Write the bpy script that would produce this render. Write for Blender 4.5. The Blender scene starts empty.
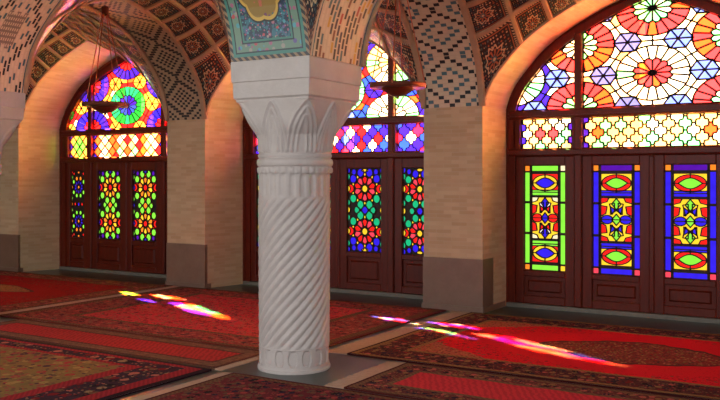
import bpy, bmesh, math, random
from mathutils import Vector, Matrix
from mathutils.geometry import delaunay_2d_cdt
random.seed(7)
S = bpy.context.scene
COL = S.collection
PI = math.pi

# ------------------------------------------------------------------ camera / view
H, F, TH = 1.65, 850.0, math.radians(31.26)
cam = bpy.data.objects.new('camera', bpy.data.cameras.new('camera')); COL.objects.link(cam)
cam.location = (0, 0, H); cam.rotation_euler = (PI/2, 0, TH)
cam.data.sensor_width = 36; cam.data.lens = F/720*36; cam.data.shift_y = -22/720
cam.data.clip_start = .05
S.camera = cam
S.view_settings.view_transform = 'Standard'; S.view_settings.look = 'None'
S.view_settings.gamma = 1; S.view_settings.use_curve_mapping = False
S.view_settings.exposure = 0.0
S.cycles.use_denoising = True
S.cycles.max_bounces = 10; S.cycles.diffuse_bounces = 5; S.cycles.transparent_max_bounces = 12
S.cycles.sample_clamp_indirect = 25

# ------------------------------------------------------------------ object helpers
def tag(o, label=None, cat=None, group=None, kind=None):
    if label: o['label'] = label
    if cat: o['category'] = cat
    if group: o['group'] = group
    if kind: o['kind'] = kind
    return o
def empty(name, loc=(0, 0, 0)):
    o = bpy.data.objects.new(name, None); COL.objects.link(o); o.location = loc
    o.empty_display_size = .2
    return o
class MB:
    """collects geometry for ONE mesh object"""
    def __init__(s): s.v = []; s.f = []; s.m = []; s.uv = []
    def face(s, pts, uv=None, mi=0):
        b = len(s.v); s.v += [tuple(p) for p in pts]
        s.f.append(tuple(range(b, b+len(pts)))); s.m.append(mi)
        s.uv += list(uv) if uv else [(0, 0)]*len(pts)
    def quads(s, grid, uvg=None, mi=0, flip=False):
        b = len(s.v); n = len(grid); k = len(grid[0])
        for r in grid: s.v += [tuple(p) for p in r]
        for i in range(n-1):
            for j in range(k-1):
                ix = [(i, j), (i+1, j), (i+1, j+1), (i, j+1)]
                if flip: ix.reverse()
                s.f.append(tuple(b+a*k+c for a, c in ix)); s.m.append(mi)
                s.uv += [uvg[a][c] if uvg else (0, 0) for a, c in ix]
    def box(s, x0, x1, y0, y1, z0, z1, bev=0, mi=0):
        if x0 > x1: x0, x1 = x1, x0
        if y0 > y1: y0, y1 = y1, y0
        b = bev
        P = lambda x, y, z: (x, y, z)
        if b <= 0:
            s.face([(x0,y0,z0),(x1,y0,z0),(x1,y0,z1),(x0,y0,z1)], [(x0,z0),(x1,z0),(x1,z1),(x0,z1)], mi)
            s.face([(x1,y1,z0),(x0,y1,z0),(x0,y1,z1),(x1,y1,z1)], [(x1,z0),(x0,z0),(x0,z1),(x1,z1)], mi)
            s.face([(x1,y0,z0),(x1,y1,z0),(x1,y1,z1),(x1,y0,z1)], [(y0,z0),(y1,z0),(y1,z1),(y0,z1)], mi)
            s.face([(x0,y1,z0),(x0,y0,z0),(x0,y0,z1),(x0,y1,z1)], [(y1,z0),(y0,z0),(y0,z1),(y1,z1)], mi)
            s.face([(x0,y0,z1),(x1,y0,z1),(x1,y1,z1),(x0,y1,z1)], [(x0,y0),(x1,y0),(x1,y1),(x0,y1)], mi)
            s.face([(x0,y1,z0),(x1,y1,z0),(x1,y0,z0),(x0,y0,z0)], [(x0,y1),(x1,y1),(x1,y0),(x0,y0)], mi)
        else:
            # box with the edges of its front (-y) face chamfered
            a = [(x0,y1,z0),(x1,y1,z0),(x1,y1,z1),(x0,y1,z1)]
            m = [(x0,y0+b,z0),(x1,y0+b,z0),(x1,y0+b,z1),(x0,y0+b,z1)]
            f = [(x0+b,y0,z0+b),(x1-b,y0,z0+b),(x1-b,y0,z1-b),(x0+b,y0,z1-b)]
            uvq = lambda q: [(p[0]+p[1], p[2]) for p in q]
            s.face(f, uvq(f), mi)
            for i in range(4):
                j = (i+1) % 4
                q = [m[i], m[j], f[j], f[i]]; s.face(q, uvq(q), mi)
                q = [a[i], a[j], m[j], m[i]]; s.face(q, uvq(q), mi)
            q = a[::-1]; s.face(q, uvq(q), mi)
    def tube(s, pts, r, n=6, mi=0):
        pts = [Vector(p) for p in pts]; rings = []
        for i, p in enumerate(pts):
            d = (pts[min(i+1, len(pts)-1)]-pts[max(i-1, 0)]).normalized()
            a = d.orthogonal().normalized(); c = d.cross(a)
            rings.append([p+(a*math.cos(2*PI*k/n)+c*math.sin(2*PI*k/n))*r for k in range(n+1)])
        s.quads(rings, None, mi)
        s.face(rings[0][:n][::-1], None, mi); s.face(rings[-1][:n], None, mi)
    def lathe(s, prof, n=48, mi=0, cx=0, cy=0):
        s.quads([[(cx+r*math.cos(2*PI*k/n), cy+r*math.sin(2*PI*k/n), z) for k in range(n+1)] for r, z in prof], None, mi, flip=True)
    def build(s, name, mats, parent=None, smooth=False, weld=False, origin=None, fix=True):
        me = bpy.data.meshes.new(name)
        o0 = Vector(origin) if origin else Vector((0, 0, 0))
        me.from_pydata([tuple(Vector(v)-o0) for v in s.v], [], s.f)
        u = me.uv_layers.new(name='UVMap')
        for i, c in enumerate(s.uv): u.data[i].uv = c
        if not isinstance(mats, (list, tuple)): mats = [mats]
        for m in mats: me.materials.append(m)
        me.polygons.foreach_set('material_index', s.m)
        if weld or fix:
            bm = bmesh.new(); bm.from_mesh(me)
            if weld: bmesh.ops.remove_doubles(bm, verts=bm.verts, dist=1e-4)
            if fix: bmesh.ops.recalc_face_normals(bm, faces=bm.faces)
            bm.to_mesh(me); bm.free()
        if smooth:
            me.polygons.foreach_set('use_smooth', [True]*len(me.polygons))
        me.update()
        o = bpy.data.objects.new(name, me); COL.objects.link(o); o.location = o0
        if parent: o.parent = parent
        return o
def copy_tree(o, parent=None):
    c = o.copy(); COL.objects.link(c)
    if parent: c.parent = parent
    for ch in [x for x in list(bpy.data.objects) if x.parent == o]:
        copy_tree(ch, c)
    return c

# ------------------------------------------------------------------ material helpers
def lin(r, g, b):
    f = lambda c: (c/255/12.92) if c/255 <= .04045 else ((c/255+.055)/1.055)**2.4
    return (f(r), f(g), f(b), 1)
class G:
    """tiny node-graph writer"""
    def __init__(s, name, rough=.7, spec=.3):
        s.m = bpy.data.materials.new(name); s.m.use_nodes = True
        s.t = s.m.node_tree; s.N = s.t.nodes; s.L = s.t.links
        s.p = s.N['Principled BSDF']; s.p.inputs['Roughness'].default_value = rough
        s.p.inputs['Specular IOR Level'].default_value = spec
    def n(s, kind, **kw):
        o = s.N.new(kind)
        for k, v in kw.items(): setattr(o, k, v)
        return o
    def put(s, sock, v):
        if isinstance(v, bpy.types.NodeSocket): s.L.new(v, sock)
        elif v is not None: sock.default_value = v
    def M(s, op, a, b=None, c=None):
        o = s.n('ShaderNodeMath', operation=op)
        s.put(o.inputs[0], a); s.put(o.inputs[1], b); s.put(o.inputs[2], c)
        return o.outputs[0]
    def add(s, a, b): return s.M('ADD', a, b)
    def sub(s, a, b): return s.M('SUBTRACT', a, b)
    def mul(s, a, b): return s.M('MULTIPLY', a, b)
    def lt(s, a, b): return s.M('LESS_THAN', a, b)
    def gt(s, a, b): return s.M('GREATER_THAN', a, b)
    def ab(s, a): return s.M('ABSOLUTE', a)
    def mn(s, a, b): return s.M('MINIMUM', a, b)
    def mx(s, a, b): return s.M('MAXIMUM', a, b)
    def between(s, a, lo, hi): return s.mul(s.gt(a, lo), s.lt(a, hi))
    def mod(s, a, b): return s.M('FLOORED_MODULO', a, b)
    def mix(s, fac, a, b):
        o = s.n('ShaderNodeMix', data_type='RGBA'); s.put(o.inputs[0], fac)
        s.put(o.inputs[6], a); s.put(o.inputs[7], b); return o.outputs[2]
    def uv(s):
        o = s.n('ShaderNodeUVMap', uv_map='UVMap'); return s.xyz(o.outputs[0]), o.outputs[0]
    def obj(s):
        o = s.n('ShaderNodeTexCoord'); return s.xyz(o.outputs['Object']), o.outputs['Object']
    def xyz(s, v):
        o = s.n('ShaderNodeSeparateXYZ'); s.L.new(v, o.inputs[0]); return o.outputs
    def vec(s, x, y, z=0):
        o = s.n('ShaderNodeCombineXYZ'); s.put(o.inputs[0], x); s.put(o.inputs[1], y); s.put(o.inputs[2], z); return o.outputs[0]
    def noise(s, v, sc, det=3, rough=.55):
        o = s.n('ShaderNodeTexNoise'); s.put(o.inputs['Vector'], v); o.inputs['Scale'].default_value = sc
        o.inputs['Detail'].default_value = det; o.inputs['Roughness'].default_value = rough; return o.outputs['Fac']
    def vor(s, v, sc, rnd=1, feat='F1', metric='EUCLIDEAN'):
        o = s.n('ShaderNodeTexVoronoi', feature=feat, distance=metric); s.put(o.inputs['Vector'], v)
        o.inputs['Scale'].default_value = sc; o.inputs['Randomness'].default_value = rnd; return o
    def ramp(s, fac, stops, const=True):
        o = s.n('ShaderNodeValToRGB'); cr = o.color_ramp
        if const: cr.interpolation = 'CONSTANT'
        while len(cr.elements) < len(stops): cr.elements.new(.5)
        for e, (p, c) in zip(cr.elements, stops): e.position = p; e.color = c
        s.put(o.inputs[0], fac); return o.outputs[0]
    def hashc(s, v):
        o = s.n('ShaderNodeTexWhiteNoise', noise_dimensions='3D'); s.put(o.inputs['Vector'], v); return o.outputs['Value']
    def bump(s, h, st=.3, d=.01):
        o = s.n('ShaderNodeBump'); o.inputs['Strength'].default_value = st; o.inputs['Distance'].default_value = d
        s.put(o.inputs['Height'], h); s.L.new(o.outputs[0], s.p.inputs['Normal'])
    def out(s, c): s.put(s.p.inputs['Base Color'], c); return s.m

def mat_brick():
    g = G('buff_brick', .85, .2); _, v = g.uv()
    b = g.n('ShaderNodeTexBrick'); g.put(b.inputs['Vector'], v)
    b.inputs['Scale'].default_value = 1; b.inputs['Brick Width'].default_value = .21
    b.inputs['Row Height'].default_value = .048; b.inputs['Mortar Size'].default_value = .0035
    b.inputs['Mortar Smooth'].default_value = .3; b.inputs['Bias'].default_value = 0
    b.inputs['Color1'].default_value = lin(186, 162, 130); b.inputs['Color2'].default_value = lin(168, 141, 108)
    b.inputs['Mortar'].default_value = lin(178, 158, 130)
    n = g.noise(v, 3, 4)
    c = g.mix(g.mul(n, .45), b.outputs['Color'], lin(138, 112, 84))
    g.bump(b.outputs['Fac'], -.35, .006)
    return g.out(c)
def mat_stone(name, a, b, sc=6, rough=.5, spec=.35, bump=.15):
    g = G(name, rough, spec); _, v = g.obj()
    n = g.noise(v, sc, 6, .6); n2 = g.noise(v, sc*7, 3, .6)
    c = g.mix(g.M('SMOOTHSTEP', n, .3, .7) if False else n, a, b)
    c = g.mix(g.mul(n2, .3), c, b)
    if bump: g.bump(n2, bump, .01)
    return g.out(c)
def mat_wood(name, a, b, rough=.38):
    g = G(name, rough, .22); _, v = g.obj()
    mp = g.n('ShaderNodeMapping'); g.put(mp.inputs[0], v); mp.inputs['Scale'].default_value = (14, 14, 1.6)
    n = g.noise(mp.outputs[0], 2, 5, .6)
    g.bump(n, .12, .004)
    return g.out(g.mix(n, a, b))
def mat_plain(name, c, rough=.5, metal=0, spec=.4):
    g = G(name, rough, spec); _, v = g.obj()
    n = g.noise(v, 20, 3); d = tuple(x*.7 for x in c[:3])+(1,)
    g.p.inputs['Metallic'].default_value = metal
    return g.out(g.mix(n, c, d))

BRICK = mat_brick()
DADO = mat_stone('dado_marble', lin(128, 100, 82), lin(92, 66, 52), 4, .45)
MARBLE = mat_stone('column_marble', lin(192, 184, 178), lin(158, 148, 141), 5, .55, .3, .25)
SLATE = mat_stone('slate_floor', lin(58, 68, 60), lin(38, 44, 40), 3, .28, .5, .05)
SILL = mat_stone('threshold_stone', lin(120, 112, 98), lin(84, 78, 68), 8, .5)
PLASTER = mat_stone('rib_plaster', lin(176, 142, 112), lin(140, 106, 80), 10, .7, .25, .2)
WOOD = mat_wood('red_brown_wood', lin(106, 33, 13), lin(56, 13, 6))
BRONZE = mat_plain('lamp_bronze', lin(112, 56, 36), .55, .7)
CHAIN = mat_plain('chain_copper', lin(176, 92, 62), .4, .6)
LEAD = mat_plain('lead_tracery', lin(46, 26, 20), .6)

def diamond_brick(name, nu, nv, P, ground, dark, teal, bands, tall=False, square=False):
    """glazed bricks laid as nested stepped lozenges; u runs 0..1 across the soffit, v in widths along it"""
    g = G(name, .55, .35); (x, y, _), v = g.uv()
    fxo, fyo = g.mul(x, nu), g.mul(y, nv)
    i = g.M('FLOOR', fxo)
    if tall: fyo = g.add(fyo, g.mul(g.mod(i, 2), .5))
    i = g.add(i, 0); j = g.M('FLOOR', fyo)
    fx = g.M('FRACT', fxo); fy = g.M('FRACT', fyo)
    a = g.ab(g.sub(i, (nu-1)/2)); b = g.ab(g.sub(g.mod(j, P), (P-1)/2))
    k = g.add(a, b)
    inb = g.mul(g.between(fx, .2, .76), g.between(fy, .06, .94)) if tall else g.mul(g.between(fx, -.1, .98), g.between(fy, .08, .92))
    n = g.noise(v, 9, 3)
    dim = lambda c, q: tuple(t*q for t in c[:3])+(1,)
    c = g.mix(n, ground, dim(ground, .7))
    c = g.mix(g.mul(g.sub(1, inb), .22), c, dim(ground, .5))
    for lo, hi, colr in bands:
        cc = {'d': dark, 't': teal}.get(colr)
        if cc is None: cc = g.ramp(g.hashc(g.vec(i, j, 3)), [(0, lin(40, 30, 30)), (.32, lin(70, 92, 100)), (.52, lin(110, 62, 42)), (.66, lin(52, 40, 58)), (.8, lin(176, 136, 50)), (.92, lin(150, 56, 44))])
        c = g.mix(g.mul(g.between(k, lo, hi), inb), c, cc)
    if square:
        mz = g.mul(g.lt(g.mx(a, b), 2.7), g.mx(g.lt(g.M('FRACT', g.mul(x, nu*1.7)), .5), g.lt(g.M('FRACT', g.mul(y, nv*1.3)), .45)))
        c = g.mix(g.mul(mz, .7), c, lin(66, 52, 52))
    e = g.mn(x, g.sub(1, x))
    c = g.mix(g.lt(e, .03), c, dim(ground, .7))
    c = g.mix(g.between(e, .03, .045), c, teal)
    return g.out(c)
TEAL = lin(62, 92, 100); BLK = lin(20, 16, 20)
SOFFIT = diamond_brick('diamond_brick_soffit', 11, 16, 13, lin(196, 174, 146), BLK, TEAL, [(5.5, 6.5, 'd'), (2.5, 3.5, 't'), (-1, .5, 'd'), (8.5, 9.5, 't'), (10.5, 12.5, 'd')])
SOFFIT_D = diamond_brick('dense_diamond_soffit', 15, 20, 17, lin(164, 138, 110), BLK, lin(70, 72, 70), [(6.5, 8.5, 'd'), (3.5, 4.5, 'd'), (1.5, 2.5, 'd'), (-1, .5, 'd'), (10.5, 11.5, 'd'), (12.5, 13.5, 'd')])
MOSAIC = diamond_brick('coloured_brick_mosaic', 15, 8, 13, lin(204, 184, 162), BLK, TEAL, [(3.9, 7.6, 'm'), (.9, 2.1, 'm'), (9.4, 13, 'm')], tall=True)
MOSAIC_K = diamond_brick('kufic_brick_mosaic', 17, 9, 17, lin(220, 196, 166), BLK, TEAL, [(6.5, 8.5, 'd'), (10.5, 11.5, 't'), (13.5, 15.5, 'd'), (4.5, 5.5, 't')], tall=True, square=True)

def mat_tile_panel():
    """painted lozenge tile: framed, with a many-petalled rosette"""
    g = G('rosette_tile', .35, .45); (u, w, _), v = g.uv()
    x = g.sub(g.M('FRACT', u), .5); y = g.sub(g.M('FRACT', w), .5)
    d = g.mx(g.ab(x), g.ab(y))
    r = g.M('SQRT', g.add(g.mul(x, x), g.mul(y, y)))
    th = g.M('ARCTAN2', y, x)
    pet = g.M('COSINE', g.mul(th, 10))
    dark = lin(34, 24, 26); rust = lin(156, 88, 54); teal = lin(66, 92, 92); cream = lin(190, 158, 118)
    vo = g.vor(g.vec(x, y), 15, .25)
    c = g.mix(g.lt(vo.outputs['Distance'], .3), dark, g.ramp(vo.outputs['Color'], [(0, rust), (.4, teal), (.62, cream), (.8, rust)]))
    c = g.mix(g.lt(g.ab(g.sub(r, g.add(.2, g.mul(pet, .03)))), .018), c, cream)
    c = g.mix(g.between(r, .105, .16), c, dark)
    c = g.mix(g.mul(g.between(r, .06, .17), g.gt(pet, .2)), c, rust)
    c = g.mix(g.lt(r, .055), c, teal); c = g.mix(g.lt(r, .03), c, cream)
    c = g.mix(g.gt(d, .36), c, dark)
    c = g.mix(g.between(d, .385, .405), c, rust)
    c = g.mix(g.mul(g.between(d, .42, .455), g.gt(g.M('SINE', g.mul(g.add(x, y), 90)), 0)), c, cream)
    c = g.mix(g.gt(d, .47), c, rust)
    return g.out(c)
TILE = mat_tile_panel()

def mat_turquoise():
    """flower-painted tile panel, u 0..1 across, v in widths"""
    g = G('painted_flower_tile', .3, .5); (x, y, _), v = g.uv()
    ex = g.mn(x, g.sub(1, x)); e = g.mn(ex, y)
    green = lin(54, 112, 100); navy = lin(26, 40, 66); sea = lin(66, 128, 132)
    vo = g.vor(v, 17, .9); vo2 = g.vor(v, 34, .9)
    pal = [(0, lin(150, 84, 110)), (.22, lin(92, 76, 128)), (.45, lin(70, 140, 150)), (.66, lin(140, 130, 120)), (.75, lin(46, 96, 84)), (.92, lin(170, 62, 70))]
    hue = g.xyz(vo.outputs['Color'])[0]; hue2 = g.xyz(vo2.outputs['Color'])[0]
    base = g.mix(g.gt(g.noise(v, 14, 2), .52), navy, lin(40, 92, 110))
    c = g.mix(g.lt(vo2.outputs['Distance'], .33), base, g.ramp(hue2, pal))
    c = g.mix(g.lt(vo.outputs['Distance'], .34), c, g.ramp(hue, pal))
    c = g.mix(g.lt(vo.outputs['Distance'], .12), c, lin(220, 190, 120))
    # gold ogee medallion
    mx = g.ab(g.sub(x, .5)); my = g.ab(g.sub(y, .74))
    th = g.M('ARCTAN2', g.sub(y, .74), g.sub(x, .5))
    rr = g.M('SQRT', g.add(g.mul(mx, mx), g.mul(g.mul(my, my), .55)))
    lob = g.add(.25, g.mul(g.ab(g.M('SINE', g.mul(th, 4))), .03))
    inm = g.lt(rr, lob)
    gold = g.mix(g.lt(vo.outputs['Distance'], .36), lin(136, 104, 46), g.ramp(hue, [(0, lin(178, 92, 72)), (.4, lin(70, 96, 96)), (.7, lin(110, 62, 90))]))
    c = g.mix(inm, c, gold)
    c = g.mix(g.between(g.sub(lob, rr), 0, .028), c, lin(190, 150, 66))
    c = g.mix(g.between(g.sub(rr, lob), 0, .015), c, lin(24, 24, 34))
    # borders
    c = g.mix(g.between(e, .185, .205), c, green)
    bd = g.mix(g.lt(vo.outputs['Distance'], .42), lin(96, 122, 104), g.ramp(hue, pal))
    c = g.mix(g.lt(e, .185), c, bd)
    c = g.mix(g.between(e, .170, .185), c, lin(24, 34, 46)); c = g.mix(g.between(e, .075, .09), c, lin(30, 40, 44))
    c = g.mix(g.lt(e, .075), c, green)
    zig = g.gt(g.M('SINE', g.mul(g.add(x, y), 75)), .1)
    c = g.mix(g.lt(e, .042), c, g.mix(zig, lin(34, 26, 32), lin(132, 104, 74)))
    return g.out(c)
PAINTED = mat_turquoise()

def mat_glass(name, em, tr_c, trans):
    """sunlit glass: glows with the daylight behind it and lets tinted sunlight through"""
    m = bpy.data.materials.new('glass_'+name); m.use_nodes = True
    t = m.node_tree; t.nodes.clear()
    o = t.nodes.new('ShaderNodeOutputMaterial'); e = t.nodes.new('ShaderNodeEmission')
    e.inputs[0].default_value = tuple(em)+(1,)
    tc = t.nodes.new('ShaderNodeTexCoord'); nz = t.nodes.new('ShaderNodeTexNoise'); nz.inputs['Scale'].default_value = 9
    t.links.new(tc.outputs['Object'], nz.inputs['Vector'])
    mr = t.nodes.new('ShaderNodeMapRange'); mr.inputs[3].default_value = .75; mr.inputs[4].default_value = 1.25
    t.links.new(nz.outputs['Fac'], mr.inputs[0]); t.links.new(mr.outputs[0], e.inputs[1])
    if trans > 0:
        tr = t.nodes.new('ShaderNodeBsdfTransparent'); tr.inputs[0].default_value = tuple(x*trans for x in tr_c)+(1,)
        a = t.nodes.new('ShaderNodeAddShader'); t.links.new(e.outputs[0], a.inputs[0]); t.links.new(tr.outputs[0], a.inputs[1])
        t.links.new(a.outputs[0], o.inputs[0])
    else: t.links.new(e.outputs[0], o.inputs[0])
    return m
# hue of each glass (its dim channels as they look), the bright channel is driven by the daylight
RGB = dict(white=((1, .70, .40), 3.4), cream=((1, .5, .13), 3.2), red=((1, .012, .012), 3), salmon=((1, .036, .034), 3.4), orange=((1, .07, .01), 4.2), yellow=((1, .3, .03), 3.4),
           green=((.03, 1, .1), .5), lime=((.26, 1, .06), .8), mint=((.26, 1, .28), 2.4), teal=((.03, 1, .42), .5), blue=((.04, .018, 1), .75), sky=((.2, .26, 1), 1.2), azure=((.05, .12, 1), .8),
           violet=((.08, .025, 1), .6), purple=((.25, .02, 1), .4), pink=((1, .02, .07), 2.4), lead=None)
CN = [k for k in RGB]
DIRECT = dict(yellow=(1, .62, .03), orange=(1, .24, .02), cream=(1, .82, .5), white=(1, .9, .8), red=(1, .016, .012), pink=(1, .06, .1), salmon=(1, .1, .06), lime=(.24, .8, .05), blue=(.035, .016, .72))
def glass_set(tagname, k, kmax, trans):
    out = []
    for c in CN:
        if RGB[c] is None: out.append(LEAD); continue
        h, st = RGB[c]; st = min(st*k, kmax)
        if kmax < 2 and c in DIRECT: h, st = DIRECT[c], kmax
        out.append(mat_glass(tagname+'_'+c, [x*st for x in h], h, trans))
    return out
GL_FAN = {'A': glass_set('left_fan', 1.5, 6, .95), 'B': glass_set('middle_fan', 1.5, 6, .9), 'C': glass_set('right_fan', 1.35, 6, .9)}
GL_DOOR = {'A': glass_set('left_door', 1.2, 1.4, 0), 'B': glass_set('middle_door', 1.1, 1.2, 0), 'C': glass_set('right_door', 1.1, 1.3, 0)}

# ------------------------------------------------------------------ the plan
YW, YG, YO = 9.63, 10.45, 10.58                 # wall face, glass, outside face
ZS, ZC = 2.53, 2.64                              # springing on piers / top of the columns
PIERS = [(-22, -12.85), (-9.31, -8.55), (-4.90, -4.10), (-.44, 8)]
SPLAY = {-12.85: .2, -8.55: .14, -4.10: .02}          # the left jambs open slightly towards the hall
BAYS = [(-12.85, -9.31), (-8.55, -4.90), (-4.10, -.44)]
COLX = [(-13.7, -12.85), (-9.30, -8.50), (-4.72, -3.90), (-.45, .36)]
CY0, CY1 = 5.65, 6.45
RW, RT = 1.40, 1.45
RISE_G = {-12.85: 1.27, -8.55: 1.38, -4.10: 1.40}     # the recess arch drops a little towards the glass of the left bay
def catmull(P, n=5):
    out = []
    for i in range(len(P)-1):
        p0 = P[max(i-1, 0)]; p1 = P[i]; p2 = P[i+1]; p3 = P[min(i+2, len(P)-1)]
        for k in range(n):
            t = k/n
            out.append(tuple(.5*((2*b)+(-a+c)*t+(2*a-5*b+4*c-d)*t*t+(-a+3*b-3*c+d)*t**3) for a, b, c, d in zip(p0, p1, p2, p3)))
    out.append(P[-1]); return out
PW = catmull([(0, 0), (.02, .09), (.056, .19), (.1, .275), (.163, .37), (.28, .53), (.444, .68), (.674, .835), (.85, .925), (1, 1)])
PT = catmull([(0, 0), (.02, .13), (.05, .25), (.094, .366), (.18, .50), (.296, .64), (.41, .75), (.525, .84), (.75, .935), (1, 1)])
def resampler(P, half=1.8, rise=1.4):
    L = [0]
    for a, b in zip(P, P[1:]): L.append(L[-1]+math.hypot((b[0]-a[0])*half, (b[1]-a[1])*rise))
    T = L[-1]
    def f(s):
        s = min(max(s, 0), 1)*T
        for i in range(len(P)-1):
            if s <= L[i+1] or i == len(P)-2:
                k = (s-L[i])/(L[i+1]-L[i]); return (P[i][0]+(P[i+1][0]-P[i][0])*k, P[i][1]+(P[i+1][1]-P[i][1])*k)
    def full(s):                                 # whole arch: offset fraction 0..1 and height 0..1
        if s <= .5: o, h = f(2*s); return o/2, h
        o, h = f(2-2*s); return 1-o/2, h
    return full, T
AW, LW = resampler(PW); AT, LT = resampler(PT, 1.6, 1.47)

# ------------------------------------------------------------------ floor
m = MB(); m.box(-22, 8, -6, YO+.5, -.15, 0)
tag(m.build('floor', SLATE), 'dark polished stone floor showing along the doors and around the column', 'floor', kind='structure')

# ------------------------------------------------------------------ wall with arched recesses
m = MB(); ZT = 5.6
def arch_pts(x0, x1, n=56):
    return [(x0+(x1-x0)*o, ZS+RW*h) for o, h in (AW(k/n) for k in range(n+1))]
for x0, x1 in PIERS:
    for y, fl in ((YW, 0), (YO, 1)):
        m.face([(x0, y, 0), (x1, y, 0), (x1, y, ZT), (x0, y, ZT)], [(x0, 0), (x1, 0), (x1, ZT), (x0, ZT)])
for x0, x1 in BAYS:
    A = arch_pts(x0, x1)
    for y in (YW, YO):
        for a, b in zip(A, A[1:]):
            m.face([(a[0], y, a[1]), (b[0], y, b[1]), (b[0], y, ZT), (a[0], y, ZT)], [a, b, (b[0], ZT), (a[0], ZT)])
    prof = [(x0, 0), (x0, ZS/2)]+A+[(x1, ZS/2), (x1, 0)]
    L = [0]
    for a, b in zip(prof, prof[1:]): L.append(L[-1]+math.hypot(a[0]-b[0], a[1]-b[1]))
    gx = lambda p, y: p[0] if y == YW else x1-(x1-p[0])*(x1-x0-SPLAY[x0]*(YO-YW)/(YG-YW))/(x1-x0)
    gz_ = lambda p, y: p[1] if y == YW or p[1] <= ZS else ZS+(p[1]-ZS)*RISE_G[x0]/RW
    m.quads([[(gx(p, y), y, gz_(p, y)) for y in (YW, YO)] for p in prof], [[(y+.07, l) for y in (YW, YO)] for l in L])
m.face([(-22, YW, ZT), (8, YW, ZT), (8, YO, ZT), (-22, YO, ZT)])
m.face([(-22, YW, 0), (-22, YO, 0), (-22, YO, ZT), (-22, YW, ZT)])
m.face([(8, YW, 0), (8, YO, 0), (8, YO, ZT), (8, YW, ZT)])
tag(m.build('wall_back', BRICK, weld=True), 'buff brick wall with three deep arched window recesses', 'wall', kind='structure')
m = MB()
for x0, x1 in PIERS:
    m.box(x0-.008, x1+.008, YW-.010, YO-.1, 0, .655)
    m.box(x0-.02, x1+.02, YW-.024, YG-.12, 0, .07)
tag(m.build('baseboard_back', DADO), 'grey-brown marble dado slabs around the feet of the brick piers', 'dado', kind='structure')

m = MB(); m.box(-14.7, -14.4, 1, YW, 0, ZT); tag(m.build('wall_left', BRICK), 'unseen brick wall added at the left to block ambient light', 'wall', kind='structure')  # added to cut side light and darken the far left pier
m = MB(); m.box(8, 8.3, 4.5, YW, 0, ZT); tag(m.build('wall_right', BRICK), 'unseen brick wall added at the right to block stray courtyard light', 'wall', kind='structure')  # added against stray courtyard light, open in front to light the column
m = MB(); m.box(-17.3, 8.3, -1, YW+.02, ZT, ZT+.2); tag(m.build('ceiling', PLASTER), 'roof slab above the vaults', 'ceiling', kind='structure')
# courtyard paving, plus an unseen added bounce wall and added piers that block sun
COURT = mat_stone('courtyard_stone', lin(236, 216, 184), lin(222, 196, 158), 2, .8, .2, .1)
m = MB(); m.box(-34, 10.6, YO, 36, -.12, -.02); tag(m.build('courtyard_ground', COURT), 'pale courtyard paving outside the windows', 'ground', kind='structure')
m = MB(); m.box(10, 10.5, 11.8, 31, -.02, 18); tag(m.build('courtyard_bounce_wall', COURT), 'unseen wall added outside to bounce sunlight through the windows onto the jambs', 'wall', kind='structure')
for px in (-12.22, -7.92, -3.5):
    m = MB(); m.box(px, px+.95, 11.0, 11.3, -.02, 6.5); tag(m.build('sun_blocking_pier', BRICK), 'unseen brick pier added outside to narrow the sun patches on the carpets', 'pier', 'added sun-blocking piers', kind='structure')
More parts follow.
